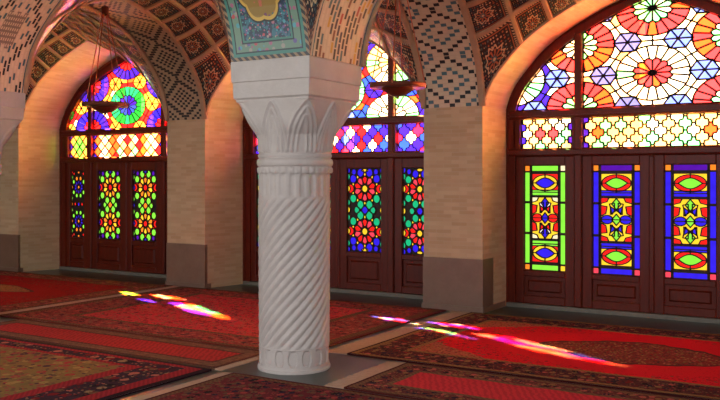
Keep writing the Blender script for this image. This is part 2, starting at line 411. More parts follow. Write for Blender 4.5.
# ------------------------------------------------------------------ stained glass
def inside(p, poly):
    x, y = p; c = False; n = len(poly)
    for i in range(n):
        a = poly[i]; b = poly[i-1]
        if (a[1] > y) != (b[1] > y) and x < (b[0]-a[0])*(y-a[1])/(b[1]-a[1])+a[0]: c = not c
    return c
def stained(name, bound, lines, colf, glass, x0, parent, lw=.014, y=YG, ld=.022, tr_name='lead_tracery'):
    """planar partition of the pane by its lead lines; every pane gets one colour; lead bars stand proud of the glass"""
    bx = [p[0] for p in bound]; bz = [p[1] for p in bound]
    X0, X1, Z0, Z1 = min(bx)-.02, max(bx)+.02, min(bz)-.02, max(bz)+.02
    V = []; E = []; lut = {}
    def vid(p):
        k = (round(p[0]*4000), round(p[1]*4000))
        if k not in lut: lut[k] = len(V); V.append(Vector(p))
        return lut[k]
    nb = len(bound)
    for i in range(nb):
        a, b = vid(bound[i]), vid(bound[(i+1) % nb])
        if a != b: E.append((a, b))
    nbe = len(E)
    for pl in lines:
        for p, q in zip(pl, pl[1:]):
            if max(p[0], q[0]) < X0 or min(p[0], q[0]) > X1 or max(p[1], q[1]) < Z0 or min(p[1], q[1]) > Z1: continue
            a, b = vid(p), vid(q)
            if a != b: E.append((a, b))
    vo, eo, fo, _, oe, _ = delaunay_2d_cdt(V, E, [], 0, 1e-5)
    con = {tuple(sorted(e)) for e, o in zip(eo, oe) if o}
    tris = []
    for f in fo:
        c = sum((vo[i] for i in f), Vector((0, 0)))/len(f)
        if inside(c, bound): tris.append((f, c))
    # flood panes
    emap = {}
    for k, (f, c) in enumerate(tris):
        for a, b in zip(f, f[1:]+f[:1]): emap.setdefault(tuple(sorted((a, b))), []).append(k)
    comp = [-1]*len(tris); best = []
    def area(f): a, b, c = (vo[i] for i in f[:3]); return abs((b-a).cross(c-a))/2
    for k in range(len(tris)):
        if comp[k] >= 0: continue
        st = [k]; comp[k] = len(best); bb = (0, None)
        while st:
            q = st.pop(); f = tris[q][0]; ar = area(f)
            if ar > bb[0]: bb = (ar, tris[q][1])
            for a, b in zip(f, f[1:]+f[:1]):
                e = tuple(sorted((a, b)))
                if e in con: continue
                for r in emap[e]:
                    if comp[r] < 0: comp[r] = comp[k]; st.append(r)
        best.append(bb[1])
    cc = [CN.index(colf(b[0], b[1])) if b is not None else 0 for b in best]
    g = MB(); li = CN.index('lead')
    for k, (f, c) in enumerate(tris):
        g.face([(x0+vo[i][0], y-(.004 if cc[comp[k]] == li else 0), vo[i][1]) for i in f], None, cc[comp[k]])
    go = g.build(name, glass, parent, fix=False)
    t = MB()
    for e, ks in emap.items():
        if e not in con: continue
        if all(cc[comp[k]] == li for k in ks): continue
        a, b = vo[e[0]], vo[e[1]]; d = b-a
        if d.length < 1e-5: continue
        d.normalize(); n = Vector((-d.y, d.x))*lw/2; a2 = a-d*lw*.3; b2 = b+d*lw*.3
        p = [(x0+q[0], q[1]) for q in (a2+n, a2-n, b2-n, b2+n)]
        y0, y1 = y-ld, y-.002
        t.face([(*[p[i][0]], y0, p[i][1]) for i in range(4)])
        t.face([(p[0][0], y0, p[0][1]), (p[3][0], y0, p[3][1]), (p[3][0], y1, p[3][1]), (p[0][0], y1, p[0][1])])
        t.face([(p[1][0], y0, p[1][1]), (p[2][0], y0, p[2][1]), (p[2][0], y1, p[2][1]), (p[1][0], y1, p[1][1])])
    t.build(tr_name, LEAD, go, fix=False)
    return go

def hsh(*a): return random.Random(hash(tuple(int(round(x*1000)) for x in a))).random()
SX, HA, ZM = 1.31, .77, 2.90
R1, R2, HUB = .165, .325, .022
def fan_lines():
    out = []
    for i in range(-3, 4):
        for j in range(-2, 3):
            cx, cz = i*HA*math.sqrt(3)/2, (j+(i % 2)/2)*HA
            P = lambda r, a: ((cx+r*math.cos(a))*SX, cz+r*math.sin(a)+ZM)
            out.append([P(HUB, 2*PI*k/12) for k in range(13)])
            sc = []
            for k in range(12*4+1):
                t = (k % 4)/4; sc.append(P(R1-.018+.03*math.sin(PI*t), 2*PI*k/48))
            out.append(sc)
            out.append([P(R2, 2*PI*k/60) for k in range(61)])
            for k in range(12): out.append([P(HUB, 2*PI*k/12), P(R1-.018, 2*PI*k/12)])
            for k in range(20): out.append([P(R1+.004, 2*PI*(k+.5)/20), P(R2, 2*PI*(k+.5)/20)])
            for k in range(6):      # strut to the neighbour
                a = PI/2+k*PI/3; out.append([P(R2, a), P(HA-R2, a)])
            for sgn in (1, -1):
                tx = cx+sgn*HA/math.sqrt(3)
                Q = lambda r, a: ((tx+r*math.cos(a))*SX, cz+r*math.sin(a)+ZM)
                if sgn == 1 or True:
                    hx = [Q(.128, k*PI/3) for k in range(7)]; out.append(hx)
                    for k in range(6): out.append([Q(0, k*PI/3), Q(.128, k*PI/3)])
                    for k in range(3):
                        a = (0 if sgn == 1 else PI)+k*2*PI/3; out.append([Q(.128, a), Q(HA/2/math.sqrt(3), a)])
    return out
def fan_col(pal):
    def f(x, z):
        hx, hz = x/SX, z-ZM; bd = 9
        for i in range(-3, 4):
            for j in range(-2, 3):
                cx, cz = i*HA*math.sqrt(3)/2, (j+(i % 2)/2)*HA
                d = math.hypot(hx-cx, hz-cz)
                if d < bd: bd, bi, bj, bc = d, i, j, (cx, cz)
        cx, cz = bc; a = math.atan2(hz-cz, hx-cx)
        kind = 'P' if (bi % 2 == 0 and bj == 0) else 'Q'
        r = hsh(bi, bj, math.floor(a*4), 3)
        if bd < HUB: return 'lead'
        if bd < R1-.006: return pal[kind+'petal'][int(r*len(pal[kind+'petal']))]
        if bd < R2: return pal[kind+'ring'][int(r*len(pal[kind+'ring']))]
        for sgn in (1, -1):
            for i in range(-3, 4):
                for j in range(-2, 3):
                    tx, tz = i*HA*math.sqrt(3)/2+sgn*HA/math.sqrt(3), (j+(i % 2)/2)*HA
                    if math.hypot(hx-tx, hz-tz) < .122:
                        q = pal['star']; return q[int(hsh(tx, tz, 5)*len(q))]
        if pal.get('rim') and abs(x) > 1.3: return pal['rim']
        q = pal['fill']; return q[int(hsh(hx, hz, 9)*len(q))]
    return f
PALS = {
 'C': dict(Ppetal=['salmon', 'salmon', 'orange', 'salmon'], Pring=['white', 'white', 'mint'], Qpetal=['mint', 'white', 'mint'], Qring=['salmon', 'salmon', 'orange', 'salmon'], star=['sky', 'sky', 'sky'], fill=['white', 'white', 'white', 'cream'], rim='violet'),
 'A': dict(Ppetal=['azure', 'blue', 'violet'], Pring=['green', 'teal', 'green'], Qpetal=['red', 'red', 'pink'], Qring=['blue', 'blue', 'violet'], star=['yellow', 'yellow', 'white'], fill=['red', 'yellow', 'red', 'orange', 'white']),
 'B': dict(Ppetal=['white', 'cream'], Pring=['mint', 'white', 'mint'], Qpetal=['white', 'white', 'cream'], Qring=['mint', 'white', 'cream', 'mint'], star=['azure', 'violet'], fill=['red', 'azure', 'orange', 'violet']),
}
FANLINES = fan_lines()

def band_lines(x0, x1, z0, z1, p, q, amp):
    out = []; zc = (z0+z1)/2; xc = (x0+x1)/2
    n = int((x1-x0)/p)+4
    for k in range(-n, n+1):
        for sg in (1, -1):
            pl = []
            for t in range(-72, 73):
                u = t/24
                w = amp*math.sin(2*PI*u*4)
                pl.append((xc+(k+u)*p/1+w*.7, zc+sg*(u*q)+ (-sg)*w*.7))
            out.append(pl)
    return out
def band_col(x0, x1, z0, z1, p, q, fn):
    zc = (z0+z1)/2; xc = (x0+x1)/2
    def f(x, z):
        s = (x-xc)/p+(z-zc)/q; t = (x-xc)/p-(z-zc)/q
        i, j = math.floor(s), math.floor(t)
        return fn(i+j+1, i-j, x-xc, z-zc)          # column index, row index of the cell
    return f
def ellipse(cx, cz, a, b, n=28): return [(cx+a*math.cos(2*PI*k/n), cz+b*math.sin(2*PI*k/n)) for k in range(n+1)]
def rect(x0, x1, z0, z1): return [(x0, z0), (x1, z0), (x1, z1), (x0, z1), (x0, z0)]
def inpoly(x, z, pl): return inside((x, z), pl[:-1])

def door_geo(x0, x1, z0, z1, style):
    """strips round three boxes: eye, ornate middle, eye"""
    W, Hh = x1-x0, z1-z0; s = .105*1.0; b = .075
    shapes = []                                      # painter's list: later wins
    L = []
    def put(pl, c): shapes.append((pl, c)); L.append(pl)
    side, top, cnr, bot, mid_rail = dict(
        green=('lime', 'lime', ('orange', 'cream', 'orange', 'yellow'), 'lime', 'lime'),
        blue=('blue', 'purple', ('orange', 'orange', 'pink', 'pink'), 'blue', 'blue'))[style]
    put(rect(x0, x1, z0, z1), 'lead')
    gp = .018
    put(rect(x0, x0+b, z1-b, z1), cnr[0]); put(rect(x1-b, x1, z1-b, z1), cnr[1])
    put(rect(x0, x0+b, z0, z0+b), cnr[2]); put(rect(x1-b, x1, z0, z0+b), cnr[3])
    put(rect(x0+b+gp, x1-b-gp, z1-b, z1), top); put(rect(x0+b+gp, x1-b-gp, z0, z0+b), bot)
    hh = (Hh-2*b)/3
    for k in range(3):
        for xa in (x0, x1-b):
            za = z0+b+k*hh; put(rect(xa, xa+b, za+gp/2, za+hh-gp/2), side)
    xi0, xi1 = x0+b+gp+.004, x1-b-gp-.004; xc = (x0+x1)/2; zc = (z0+z1)/2
    eh = .235; rl = .07
    mid = (zc-.265, zc+.265)
    for za, zb in ((z1-b-.03-eh, z1-b-.03), (z0+b+.03, z0+b+.03+eh)):
        zm = (za+zb)/2; w = xi1-xi0
        bgc, ring, eye = ('red', 'yellow', 'blue') if style == 'green' else ('yellow', 'red', 'lime')
        put(rect(xi0, xi1, za, zb), bgc)
        put(ellipse(xc, zm, w*.47, eh*.43), ring)
        lens = [(xc-w*.36+w*.72*t, zm+eh*.27*math.sin(PI*t)) for t in [k/12 for k in range(13)]]+[(xc+w*.36-w*.72*t, zm-eh*.27*math.sin(PI*t)) for t in [k/12 for k in range(13)]]
        put(lens, eye)
        L.append([(xc, za), (xc, zm-eh*.27)]); L.append([(xc, zb), (xc, zm+eh*.27)])
        L.append([(xi0, zm), (xc-w*.36, zm)]); L.append([(xi1, zm), (xc+w*.36, zm)])
    put(rect(xi0, xi1, mid[1]+.02, mid[1]+.02+rl), mid_rail); put(rect(xi0, xi1, mid[0]-.02-rl, mid[0]-.02), mid_rail)
    # middle box
    w = xi1-xi0; hm = mid[1]-mid[0]
    put(rect(xi0, xi1, *mid), 'yellow')
    c1, c2, sidec, wing = ('blue', 'red', 'red', 'white') if style == 'green' else ('lime', 'blue', 'red', 'yellow')
    for sx in (-1, 1):
        for sz in (-1, 1):
            ex = xi0 if sx < 0 else xi1; ez = mid[0] if sz < 0 else mid[1]
            put([(ex, ez), (ex-sx*w*.26, ez), (ex-sx*w*.2, ez-sz*hm*.09), (ex, ez-sz*hm*.13), (ex, ez)], sidec if style == 'blue' else 'cream')
            put([(ex, ez-sz*hm*.18), (ex-sx*w*.2, ez-sz*hm*.2), (ex-sx*w*.16, ez-sz*hm*.36), (ex, ez-sz*hm*.42), (ex, ez-sz*hm*.18)], sidec)
            put([(xc+sx*w*.06, ez-sz*hm*.12), (xc+sx*w*.22, ez-sz*hm*.14), (xc+sx*w*.14, ez-sz*hm*.38), (xc+sx*w*.06, ez-sz*hm*.3), (xc+sx*w*.06, ez-sz*hm*.12)], 'white' if style == 'green' else 'yellow')
    L.append([(xi0, zc), (xi1, zc)])
    for sx in (-1, 1):
        put(ellipse(xc+sx*w*.3, zc, w*.19, hm*.1, 14), 'red' if style == 'green' else 'blue')
    put([(xc-w*.19, zc+hm*.3), (xc+w*.19, zc+hm*.12), (xc+w*.19, zc+hm*.3), (xc-w*.19, zc+hm*.12), (xc-w*.19, zc+hm*.3)], c2)
    put([(xc-w*.19, zc-hm*.3), (xc+w*.19, zc-hm*.12), (xc+w*.19, zc-hm*.3), (xc-w*.19, zc-hm*.12), (xc-w*.19, zc-hm*.3)], c2)
    for dz in (-.36, 0, .36):
        hz = hm*(.13 if dz else .13); put([(xc, zc+dz*hm-hz), (xc+w*.15, zc+dz*hm), (xc, zc+dz*hm+hz), (xc-w*.15, zc+dz*hm), (xc, zc+dz*hm-hz)], c1)
    def f(x, z):
        c = 'lead'
        for pl, k in shapes:
            if inpoly(x, z, pl): c = k
        return c
    return L, f

def door_rosette(x0, x1, z0, z1, pal):
    """two many-petalled rosettes with small rounded panes packed around them in dark tracery"""
    xc, zc = (x0+x1)/2, (z0+z1)/2; W, Hh = x1-x0, z1-z0
    shapes = [(rect(x0, x1, z0, z1), 'lead')]; L = [rect(x0, x1, z0, z1)]
    def put(pl, c): shapes.append((pl, c)); L.append(pl)
    n = pal['n']; s = W/.54
    for cz in (zc-Hh*.255, zc+Hh*.255):
        for k in range(n):
            a = 2*PI*(k+.5)/n
            P = lambda r, da: (xc+s*r*math.cos(a+da), cz+s*r*math.sin(a+da))
            w = PI/n
            put([P(.052, 0), P(.09, -w*.9), P(.138, -w*.88), P(.162, 0), P(.138, w*.88), P(.09, w*.9), P(.052, 0)], pal['petal'][k % len(pal['petal'])])
        put(ellipse(xc, cz, .045*s, .045*s, n), pal['eye'])
        for k in range(n):
            a = 2*PI*k/n; q = (xc+s*.213*math.cos(a), cz+s*.213*math.sin(a))
            mid = abs(q[1]-zc) < .12
            side = abs(math.cos(a)) > .9
            c = pal['mid'] if mid else (pal['side'] if side else (pal['out'] if abs(q[1]-zc) > Hh*.37 else pal['ring']))
            put(ellipse(q[0], q[1], .052*s, .055*s, 10), c)
            a2 = a+PI/n; q = (xc+s*.182*math.cos(a2), cz+s*.182*math.sin(a2))
            put(ellipse(q[0], q[1], .020*s, .024*s, 6), pal['dot'])
    e = W/2-.028
    for dz, c in [(0, pal['edge'])]+[(sg*v, k) for sg in (-1, 1) for v, k in ((Hh*.09, pal['ring']), (Hh*.255, pal['edge']), (Hh*.40, pal['ring']), (Hh*.475, pal['corner']))]:
        for sx in (-1, 1): put(ellipse(xc+sx*e, zc+dz, .034, .046, 8), c)
    for sx in (-1, 1):
        for sg in (-1, 1): put(ellipse(xc+sx*W*.3, zc+sg*Hh*.455, .038*s, .04*s, 8), pal['corner'])
    put(ellipse(xc, zc, .05*s, .05*s, 6), pal['centre'])
    for sx in (-1, 1): put(ellipse(xc+sx*W*.22, zc, .042*s, .045*s, 8), pal['mid'])
    for sg in (-1, 1): put(ellipse(xc, zc+sg*Hh*.475, .05*s, .022, 8), pal['edge'])
    def f(x, z):
        c = 'lead'
        for pl, k in shapes:
            if inpoly(x, z, pl): c = k
        return c
    return L, f
ROS = {
 'A1': dict(n=10, petal=['violet', 'blue'], eye='orange', ring='lime', out='orange', side='orange', mid='red', dot='red', edge='orange', corner='red', centre='blue'),
 'A2': dict(n=10, petal=['orange', 'yellow'], eye='red', ring='lime', out='lime', side='red', mid='lime', dot='red', edge='blue', corner='purple', centre='orange'),
 'B': dict(n=10, petal=['red', 'pink'], eye='yellow', ring='teal', out='blue', side='red', mid='teal', dot='yellow', edge='yellow', corner='blue', centre='blue'),
}

# ------------------------------------------------------------------ window bays
FR = .115
def inner_arch(half, rise):
    P = [(o*2*half-half, ZS+rise*h) for o, h in (AW(k/80) for k in range(81))]
    Q = []
    for i, p in enumerate(P):
        a, b = P[max(i-1, 0)], P[min(i+1, 80)]; d = Vector((b[0]-a[0], b[1]-a[1])).normalized()
        q = (p[0]+d.y*FR, p[1]-d.x*FR)
        if i == 40: q = (0, P[40][1]-FR*1.12)
        Q.append(q)
    # keep it monotone around the apex
    Q = [q for i, q in enumerate(Q) if (i < 40 and q[0] < -.002) or i == 40 or (i > 40 and q[0] > .002)]
    return P, Q
def z_in(Q, x):
    for a, b in zip(Q, Q[1:]):
        if a[0] <= x <= b[0]: return a[1]+(b[1]-a[1])*(x-a[0])/max(b[0]-a[0], 1e-6)
    return ZS
MU, MW = .88, .095
door_no = 0
def window_bay(idx, key, x0, x1, cx, label):
    global door_no
    half = (x1-x0)/2; xm = (x0+x1)/2
    root = empty('window_%d' % idx, (xm, YG, 0)); tag(root, label, 'window', kind='structure')
    def B(mb, name, mat, par=root, **k):
        mb.v = [(a-xm if par is root else a-xm, b-YG, c) for a, b, c in mb.v]
        return mb.build(name, mat, par, **k)
    P, Q = inner_arch(half, dict(A=1.27, B=1.38, C=1.40)[key])
    ya, yb = YG-.07, YG+.05
    f = MB()
    n = min(len(P), len(Q))
    Pq = [(-half, 0), (-half, ZS*.5)]+[P[int(round(i*80/(len(Q)-1)))] for i in range(len(Q))]+[(half, ZS*.5), (half, 0)]
    Pq = [(p[0]*(1+.05/half), p[1]+(.05 if p[1] > ZS+.3 else 0)) for p in Pq]
    Qq = [(-half+FR, 0), (-half+FR, ZS*.5)]+Q+[(half-FR, ZS*.5), (half-FR, 0)]
    f.quads([[(xm+p[0], ya, p[1]), (xm+q[0], ya, q[1]), (xm+q[0], yb, q[1])] for p, q in zip(Pq, Qq)])
    # raised bead on the arch
    f.quads([[(xm+p[0]*.985, ya-.02, p[1]-.02 if p[1] > ZS else p[1]), (xm+(p[0]*.6+q[0]*.4), ya-.02, p[1]*.6+q[1]*.4), (xm+(p[0]*.55+q[0]*.45), ya, p[1]*.55+q[1]*.45)] for p, q in zip(Pq, Qq)])
    B(f, 'arch_frame', WOOD)
    for sx in (-1, 1):
        mm = MB(); xa = cx+sx*MU
        zt = z_in(Q, xa-xm)
        mm.box(xa-MW/2, xa+MW/2, ya-.015, yb, .05, zt+.03, .012)
        B(mm, 'mullion', WOOD)
    for z0, z1, pr in ((2.40, 2.51, .03), (1.925, 2.02, .03)):
        mm = MB(); mm.box(x0+.02, x1-.02, ya-pr, yb, z0, z1, .02); mm.box(x0+.02, x1-.02, ya-pr-.015, ya, z0+.035, z0+.06)
        B(mm, 'transom', WOOD)
    mm = MB(); mm.box(x0+.01, x1-.01, YG-.12, YO-.005, 0, .05); B(mm, 'threshold', SILL)
    fl, fc = FANLINES, fan_col(PALS[key])
    def glassroot(name, bound, L, c, gs, lw=.014):
        # outlines are in metres from the pattern axis cx
        o = stained(name, bound, L, c, gs, cx-xm, root, lw, y=0)
        return o
    sh = cx-xm
    def fanbound(xa, xb):
        xs = [xa+(xb-xa)*k/40 for k in range(41)]
        top = [(x, z_in(Q, x+sh)) for x in xs]
        top = [t for t in top if t[1] > 2.512]
        return [(top[0][0], 2.51)]+top+[(top[-1][0], 2.51)]
    lo, hi = Q[0][0]-sh+.003, Q[-1][0]-sh-.003
    e = MU-MW/2
    for xa, xb in ((-e, e), (lo, -MU-MW/2), (MU+MW/2, hi)):
        glassroot('fan_glass', fanbound(xa, xb), fl, fc, GL_FAN[key], dict(A=.012, B=.016, C=.021)[key])
    st = MB()
    for xa, xb in ((lo-.02, lo+.06), (-MU-MW/2-.03, -MU-MW/2), (MU+MW/2, MU+MW/2+.03), (hi-.06, hi+.02)):
        st.box(cx+xa, cx+xb, ya, yb, 2.0, 2.42)
    B(st, 'band_stile', WOOD)
    for sec, (xa, xb) in enumerate(((-e, e), (lo+.06, -MU-MW/2-.03), (MU+MW/2+.03, hi-.06))):
        z0, z1 = 2.02, 2.40
        p, q, amp = dict(A=(.18, .19, 0), B=(.19, .19, .008), C=(.18, .165, .009))[key]
        w = xb-xa
        p = w/max(1, round(w/p))
        def fn(ci, ri, dx, dz, sec=sec, w=w, p=p):
            edge = abs(dx) > w/2-p*.3
            r = hsh(ci, ri, sec, 2)
            if key == 'C':
                if edge: return 'violet'
                if sec == 0:
                    if abs(ri) < .5 and abs(ci) < 1: return 'violet'
                    if ri == 0 and abs(ci) == 2: return 'orange'
                    if ri == 0 and abs(dx) > w/2-p*1.4: return 'orange'
                elif ri == 0 and abs(dx) < p: return 'salmon'
                return ['cream', 'cream', 'white', 'cream', 'mint'][int(r*5)]
            if key == 'A':
                if sec == 1:
                    if edge: return 'violet'
                    d = abs(dx)/p+abs(dz)/.19
                    return 'red' if d < .35 else ('lime' if d < 1.1 else 'yellow')
                if edge: return 'violet' if r < .7 else 'blue'
                return 'red' if (abs(ci) <= 0 and dz > .1) else (['orange', 'red', 'orange'][int(r*3)] if ci % 4 in (0, ) or abs(ci) in (3, 4) else ['white', 'cream', 'mint', 'white'][int(r*4)])
            return ['violet', 'azure', 'pink', 'violet', 'white'][(int(ci)+2*int(ri)) % 5] if r < .9 else 'red'
        glassroot('band_glass', [(xa, z0), (xb, z0), (xb, z1), (xa, z1)], band_lines(xa, xb, z0, z1, p, q, amp), band_col(xa, xb, z0, z1, p, q, fn), GL_FAN[key], dict(A=.013, B=.014, C=.019)[key])
    # four leaves below
    gz = dict(A=(.58, 1.78), B=(.59, 1.79), C=(.475, 1.81))[key]
    spans = [(-half-sh+FR, -MU-MW/2, -1.59, -1.05), (-MU+MW/2, -.004, -.71, -.14), (.004, MU-MW/2, .14, .71), (MU+MW/2, half-sh-FR, 1.05, 1.59)]
    names = LEAFNAMES[key]
    for k, (a, b, ga, gb) in enumerate(spans):
        door_no += 1
        ga, gb = max(ga, a+.10), min(gb, b-.10)
        r = empty('door_%d' % door_no, (cx+(a+b)/2, YG, .05)); tag(r, names[k], 'door', kind='structure')
        off = cx+(a+b)/2
        xa, xb, g0, g1 = a-(a+b)/2, b-(a+b)/2, ga-(a+b)/2, gb-(a+b)/2
        zb, zt = 0.0, 1.925-.05; za, zc2 = gz[0]-.05, gz[1]-.05
        lf = MB(); y0, y1 = -.055, .035
        lf.box(xa, g0, y0, y1, zb, zt, .008); lf.box(g1, xb, y0, y1, zb, zt, .008)
        lf.box(g0, g1, y0, y1, zc2, zt, .008); lf.box(g0, g1, y0, y1, za-.075, za, .008); lf.box(g0, g1, y0, y1, zb, .10, .008)
        lf.build('leaf_frame', WOOD, r)
        pn = MB(); pn.box(g0, g1, -.02, .02, .10, za-.075); pn.box(g0+.05, g1-.05, -.045, -.02, .15, za-.125, .02)
        pn.build('lower_panel', WOOD, r)
        if k == 2:
            q = MB(); q.box(xa-.035, xa+.03, y0-.022, y0, .02, zt-.01, .012); q.build('meeting_strip', WOOD, r)
        gw = (ga+gb)/2
        bound = [(g0, za), (g1, za), (g1, zc2), (g0, zc2)]
        if key == 'C': L, c = door_geo(g0, g1, za, zc2, 'green' if k in (0, 3) else 'blue')
        else: L, c = door_rosette(g0-.02, g1+.02, za, zc2, ROS['B'] if key == 'B' else ROS['A1' if k in (0, 3) else 'A2'])
        stained('glass_panel', bound, L, c, GL_DOOR[key], 0, r, .013 if key == 'C' else .009, y=0)
LEAFNAMES = {
 'A': ['fixed wooden side panel in the left window bay with blue rosette glass', 'wooden door leaf with orange rosette glass beside the blue rosette panel of the left bay',
       'wooden door leaf with orange rosette glass nearest the brick pier in the left bay', 'wooden side panel of the left bay hidden behind the brick pier'],
 'B': ['wooden side panel of the middle bay beside its lit jamb, behind the marble column', 'wooden door leaf of the middle bay directly behind the marble column',
       'wooden door leaf with two red rosettes just right of the marble column', 'red rosette glass side panel of the middle bay partly behind the right brick pier'],
 'C': ['side panel of the right window bay with lime green glass strips', 'door leaf of the right bay with blue glass strips, next to the green striped panel',
       'door leaf of the right bay with blue glass strips at the right edge of the photo', 'side panel of the right bay with green glass strips beyond the photo edge']}
window_bay(1, 'A', BAYS[0][0]+.2, BAYS[0][1], -11.02, 'left arched window bay with blue, red and green glass medallions')
window_bay(2, 'B', BAYS[1][0]+.14, BAYS[1][1], -6.68, 'middle arched window bay of pale glass medallions behind the marble column')
window_bay(3, 'C', BAYS[2][0]+.02, BAYS[2][1], -2.27, 'right arched window bay with white and salmon glass medallions')

# ------------------------------------------------------------------ arches and vaults
def lerp(a, b, t): return a+(b-a)*t
def arch_curve(A, Bp, rise, prof, s):
    o, h = prof(s); A = Vector(A); Bp = Vector(Bp)
    p = A.lerp(Bp, o); p.z += rise*h; return p
def soffit(name, A0, A1, B0, B1, rise, mat, label, s0=0, s1=1, cat='arch', n=64, thick=.0):
    """band between the arch curves A0-B0 and A1-B1"""
    rows = []; uv = []; Lg = 0; last = None; w = (Vector(A0)-Vector(A1)).length
    for k in range(n+1):
        s = lerp(s0, s1, k/n)
        p = arch_curve(A0, B0, rise, AT, s); q = arch_curve(A1, B1, rise, AT, s)
        if last is not None: Lg += ((p+q)/2-last).length
        last = (p+q)/2
        rows.append([p.lerp(q, j/4) for j in range(5)]); uv.append([(j/4, Lg/w) for j in range(5)])
    m = MB(); m.quads(rows, uv)
    # upper skin, so the band has real thickness
    up = [[v+Vector((0, 0, .16)) for v in r] for r in rows]
    m.quads(up, uv)
    o = m.build(name, mat, smooth=False, fix=False)
    return tag(o, label, cat, kind='structure')
TLAB = ['transverse arch at the far left pier', 'dark lozenge-patterned transverse arch between left column and brick pier',
        'black and teal lozenge-patterned arch soffit above the right brick pier', 'transverse arch beyond the right edge of the photo']
for i in range(4):
    px, cx = PIERS[i], COLX[i]
    if i == 0: px = (-13.7, -12.85)
    if i == 3: px = (-.44, .36)
    soffit('transverse_arch', (px[0], YW, ZS), (px[1], YW, ZS), (cx[0], CY1, ZC), (cx[1], CY1, ZC), RT, SOFFIT_D if i < 2 else SOFFIT, TLAB[i])
LLAB = ['longitudinal arch left of the far left column', 'brick mosaic arch soffit springing from the left column', 'coloured brick mosaic arch springing from the right face of the marble column']
for i in (0, 1, 2):
    a, b = COLX[i][1], COLX[i+1][0]
    soffit('longitudinal_arch', (a, CY0, ZC), (a, CY1, ZC), (b, CY0, ZC), (b, CY1, ZC), RT, MOSAIC if i == 2 else MOSAIC_K, LLAB[i])
NY = CY0-3.3
NLAB = ['', 'painted tile arch soffit springing forward from the left column', 'turquoise flower-painted tile arch soffit springing forward from the marble column', 'painted tile arch soffit beyond the right photo edge']
for i in (1, 2, 3):
    a, b = COLX[i]
    soffit('nave_arch', (a, CY0, ZC), (b, CY0, ZC), (a, NY, ZC), (b, NY, ZC), RT, PAINTED, NLAB[i], 0, .5, n=32)

NODES = [0, .375, .56, .71, .855, 1.0]
UN = [x/2 for x in NODES]+[1-x/2 for x in NODES[-2::-1]]
PW_ = 2.6
def vault(label, xa, xb, ca, cb, y_far, y_near, z_far, z_near, far_w, vmax=1.0, edges=True):
    """domed lining over one bay: rises from four corner points between its four arches"""
    def Sf(u, v):
        ou, hu_f = (AW if far_w else AT)(u); on, hu_n = AT(u)
        ov, hv = AT(v)
        hf = (RW if far_w else RT)*hu_f; hn = RT*hu_n
        w = ov
        hu = lerp(hf, hn, w); hvv = RT*hv
        o_ = lerp(ou, on, w)
        x = lerp(lerp(xa, ca, ov), lerp(xb, cb, ov), o_); y = lerp(y_far, y_near, ov); zb = lerp(z_far, z_near, ov)
        r = (hu**PW_+hvv**PW_)**(1/PW_)
        return Vector((x, y, zb+r))
    root = empty('vault', ((xa+xb)/2, (y_far+y_near)/2, ZC)); tag(root, label, 'ceiling vault', kind='structure')
    c0 = root.location.copy()
    t = MB(); K = 5
    VN = [v for v in UN if v <= vmax+1e-6]
    for i in range(len(UN)-1):
        for j in range(len(VN)-1):
            g = []; uv = []
            for a in range(K+1):
                u = lerp(UN[i], UN[i+1], a/K)
                g.append([Sf(u, lerp(VN[j], VN[j+1], b/K))-c0 for b in range(K+1)])
                uv.append([(i+.001+.998*a/K, j+.001+.998*b/K) for b in range(K+1)])
            t.quads(g, uv)
    to = t.build('tile_lining', TILE, root, smooth=True, fix=False)
    r = MB()
    def rib(fn, n, w, d):
        e = 1e-3; rows = []
        for k in range(n+1):
            p, side, nrm = fn(k/n)
            rows.append([p-side*w/2-nrm*.004, p-side*w/2+nrm*d*.7, p-side*w*.3+nrm*d, p+side*w*.3+nrm*d, p+side*w/2+nrm*d*.7, p+side*w/2-nrm*.004])
        r.quads([[q-c0 for q in row] for row in rows])
    def frame(u, v, along):
        e = 2e-3
        u0, u1 = max(u-e, 0), min(u+e, 1); v0, v1 = max(v-e, 0), min(v+e, 1)
        du = (Sf(u1, v)-Sf(u0, v)).normalized(); dv = (Sf(u, v1)-Sf(u, v0)).normalized()
        n = du.cross(dv)
        if n.length < 1e-4: n = Vector((0, 0, -1))
        n.normalize()
        cen = Vector(((xa+xb)/2, (y_far+y_near)/2, 2.0))
        if n.dot(cen-Sf(u, v)) < 0: n = -n
        d = dv if along == 'v' else du
        s = d.cross(n); s = s.normalized() if s.length > 1e-5 else du
        return Sf(u, v), s, n
    for u in UN:
        edge = u in (0, 1.0)
        if edge and not edges: continue
        rib(lambda q, u=u: frame(u, q*vmax, 'v'), 40, .085 if edge else .06, .03 if edge else .022)
    for v in VN:
        edge = v in (0, 1.0)
        if edge and not edges: continue
        rib(lambda q, v=v: frame(q, v, 'u'), 40, .05 if edge else .06, .022)
    r.build('plaster_rib', PLASTER, root, fix=False)
    return root
VL = ['tile-panelled vault over the left window bay', 'tile-panelled vault over the middle bay, rising from the brick pier', 'tile-panelled vault over the right window bay']
for i in range(3):
    vault(VL[i], BAYS[i][0], BAYS[i][1], COLX[i][1], COLX[i+1][0], YW, CY1, ZS, ZC, True)
VL2 = ['', 'tile-panelled nave vault in front of the left column', 'tile-panelled nave vault in front of the marble column']
for i in (1, 2):
    vault(VL2[i], COLX[i][1], COLX[i+1][0], COLX[i][1], COLX[i+1][0], CY0, NY, ZC, ZC, False, .5, False)

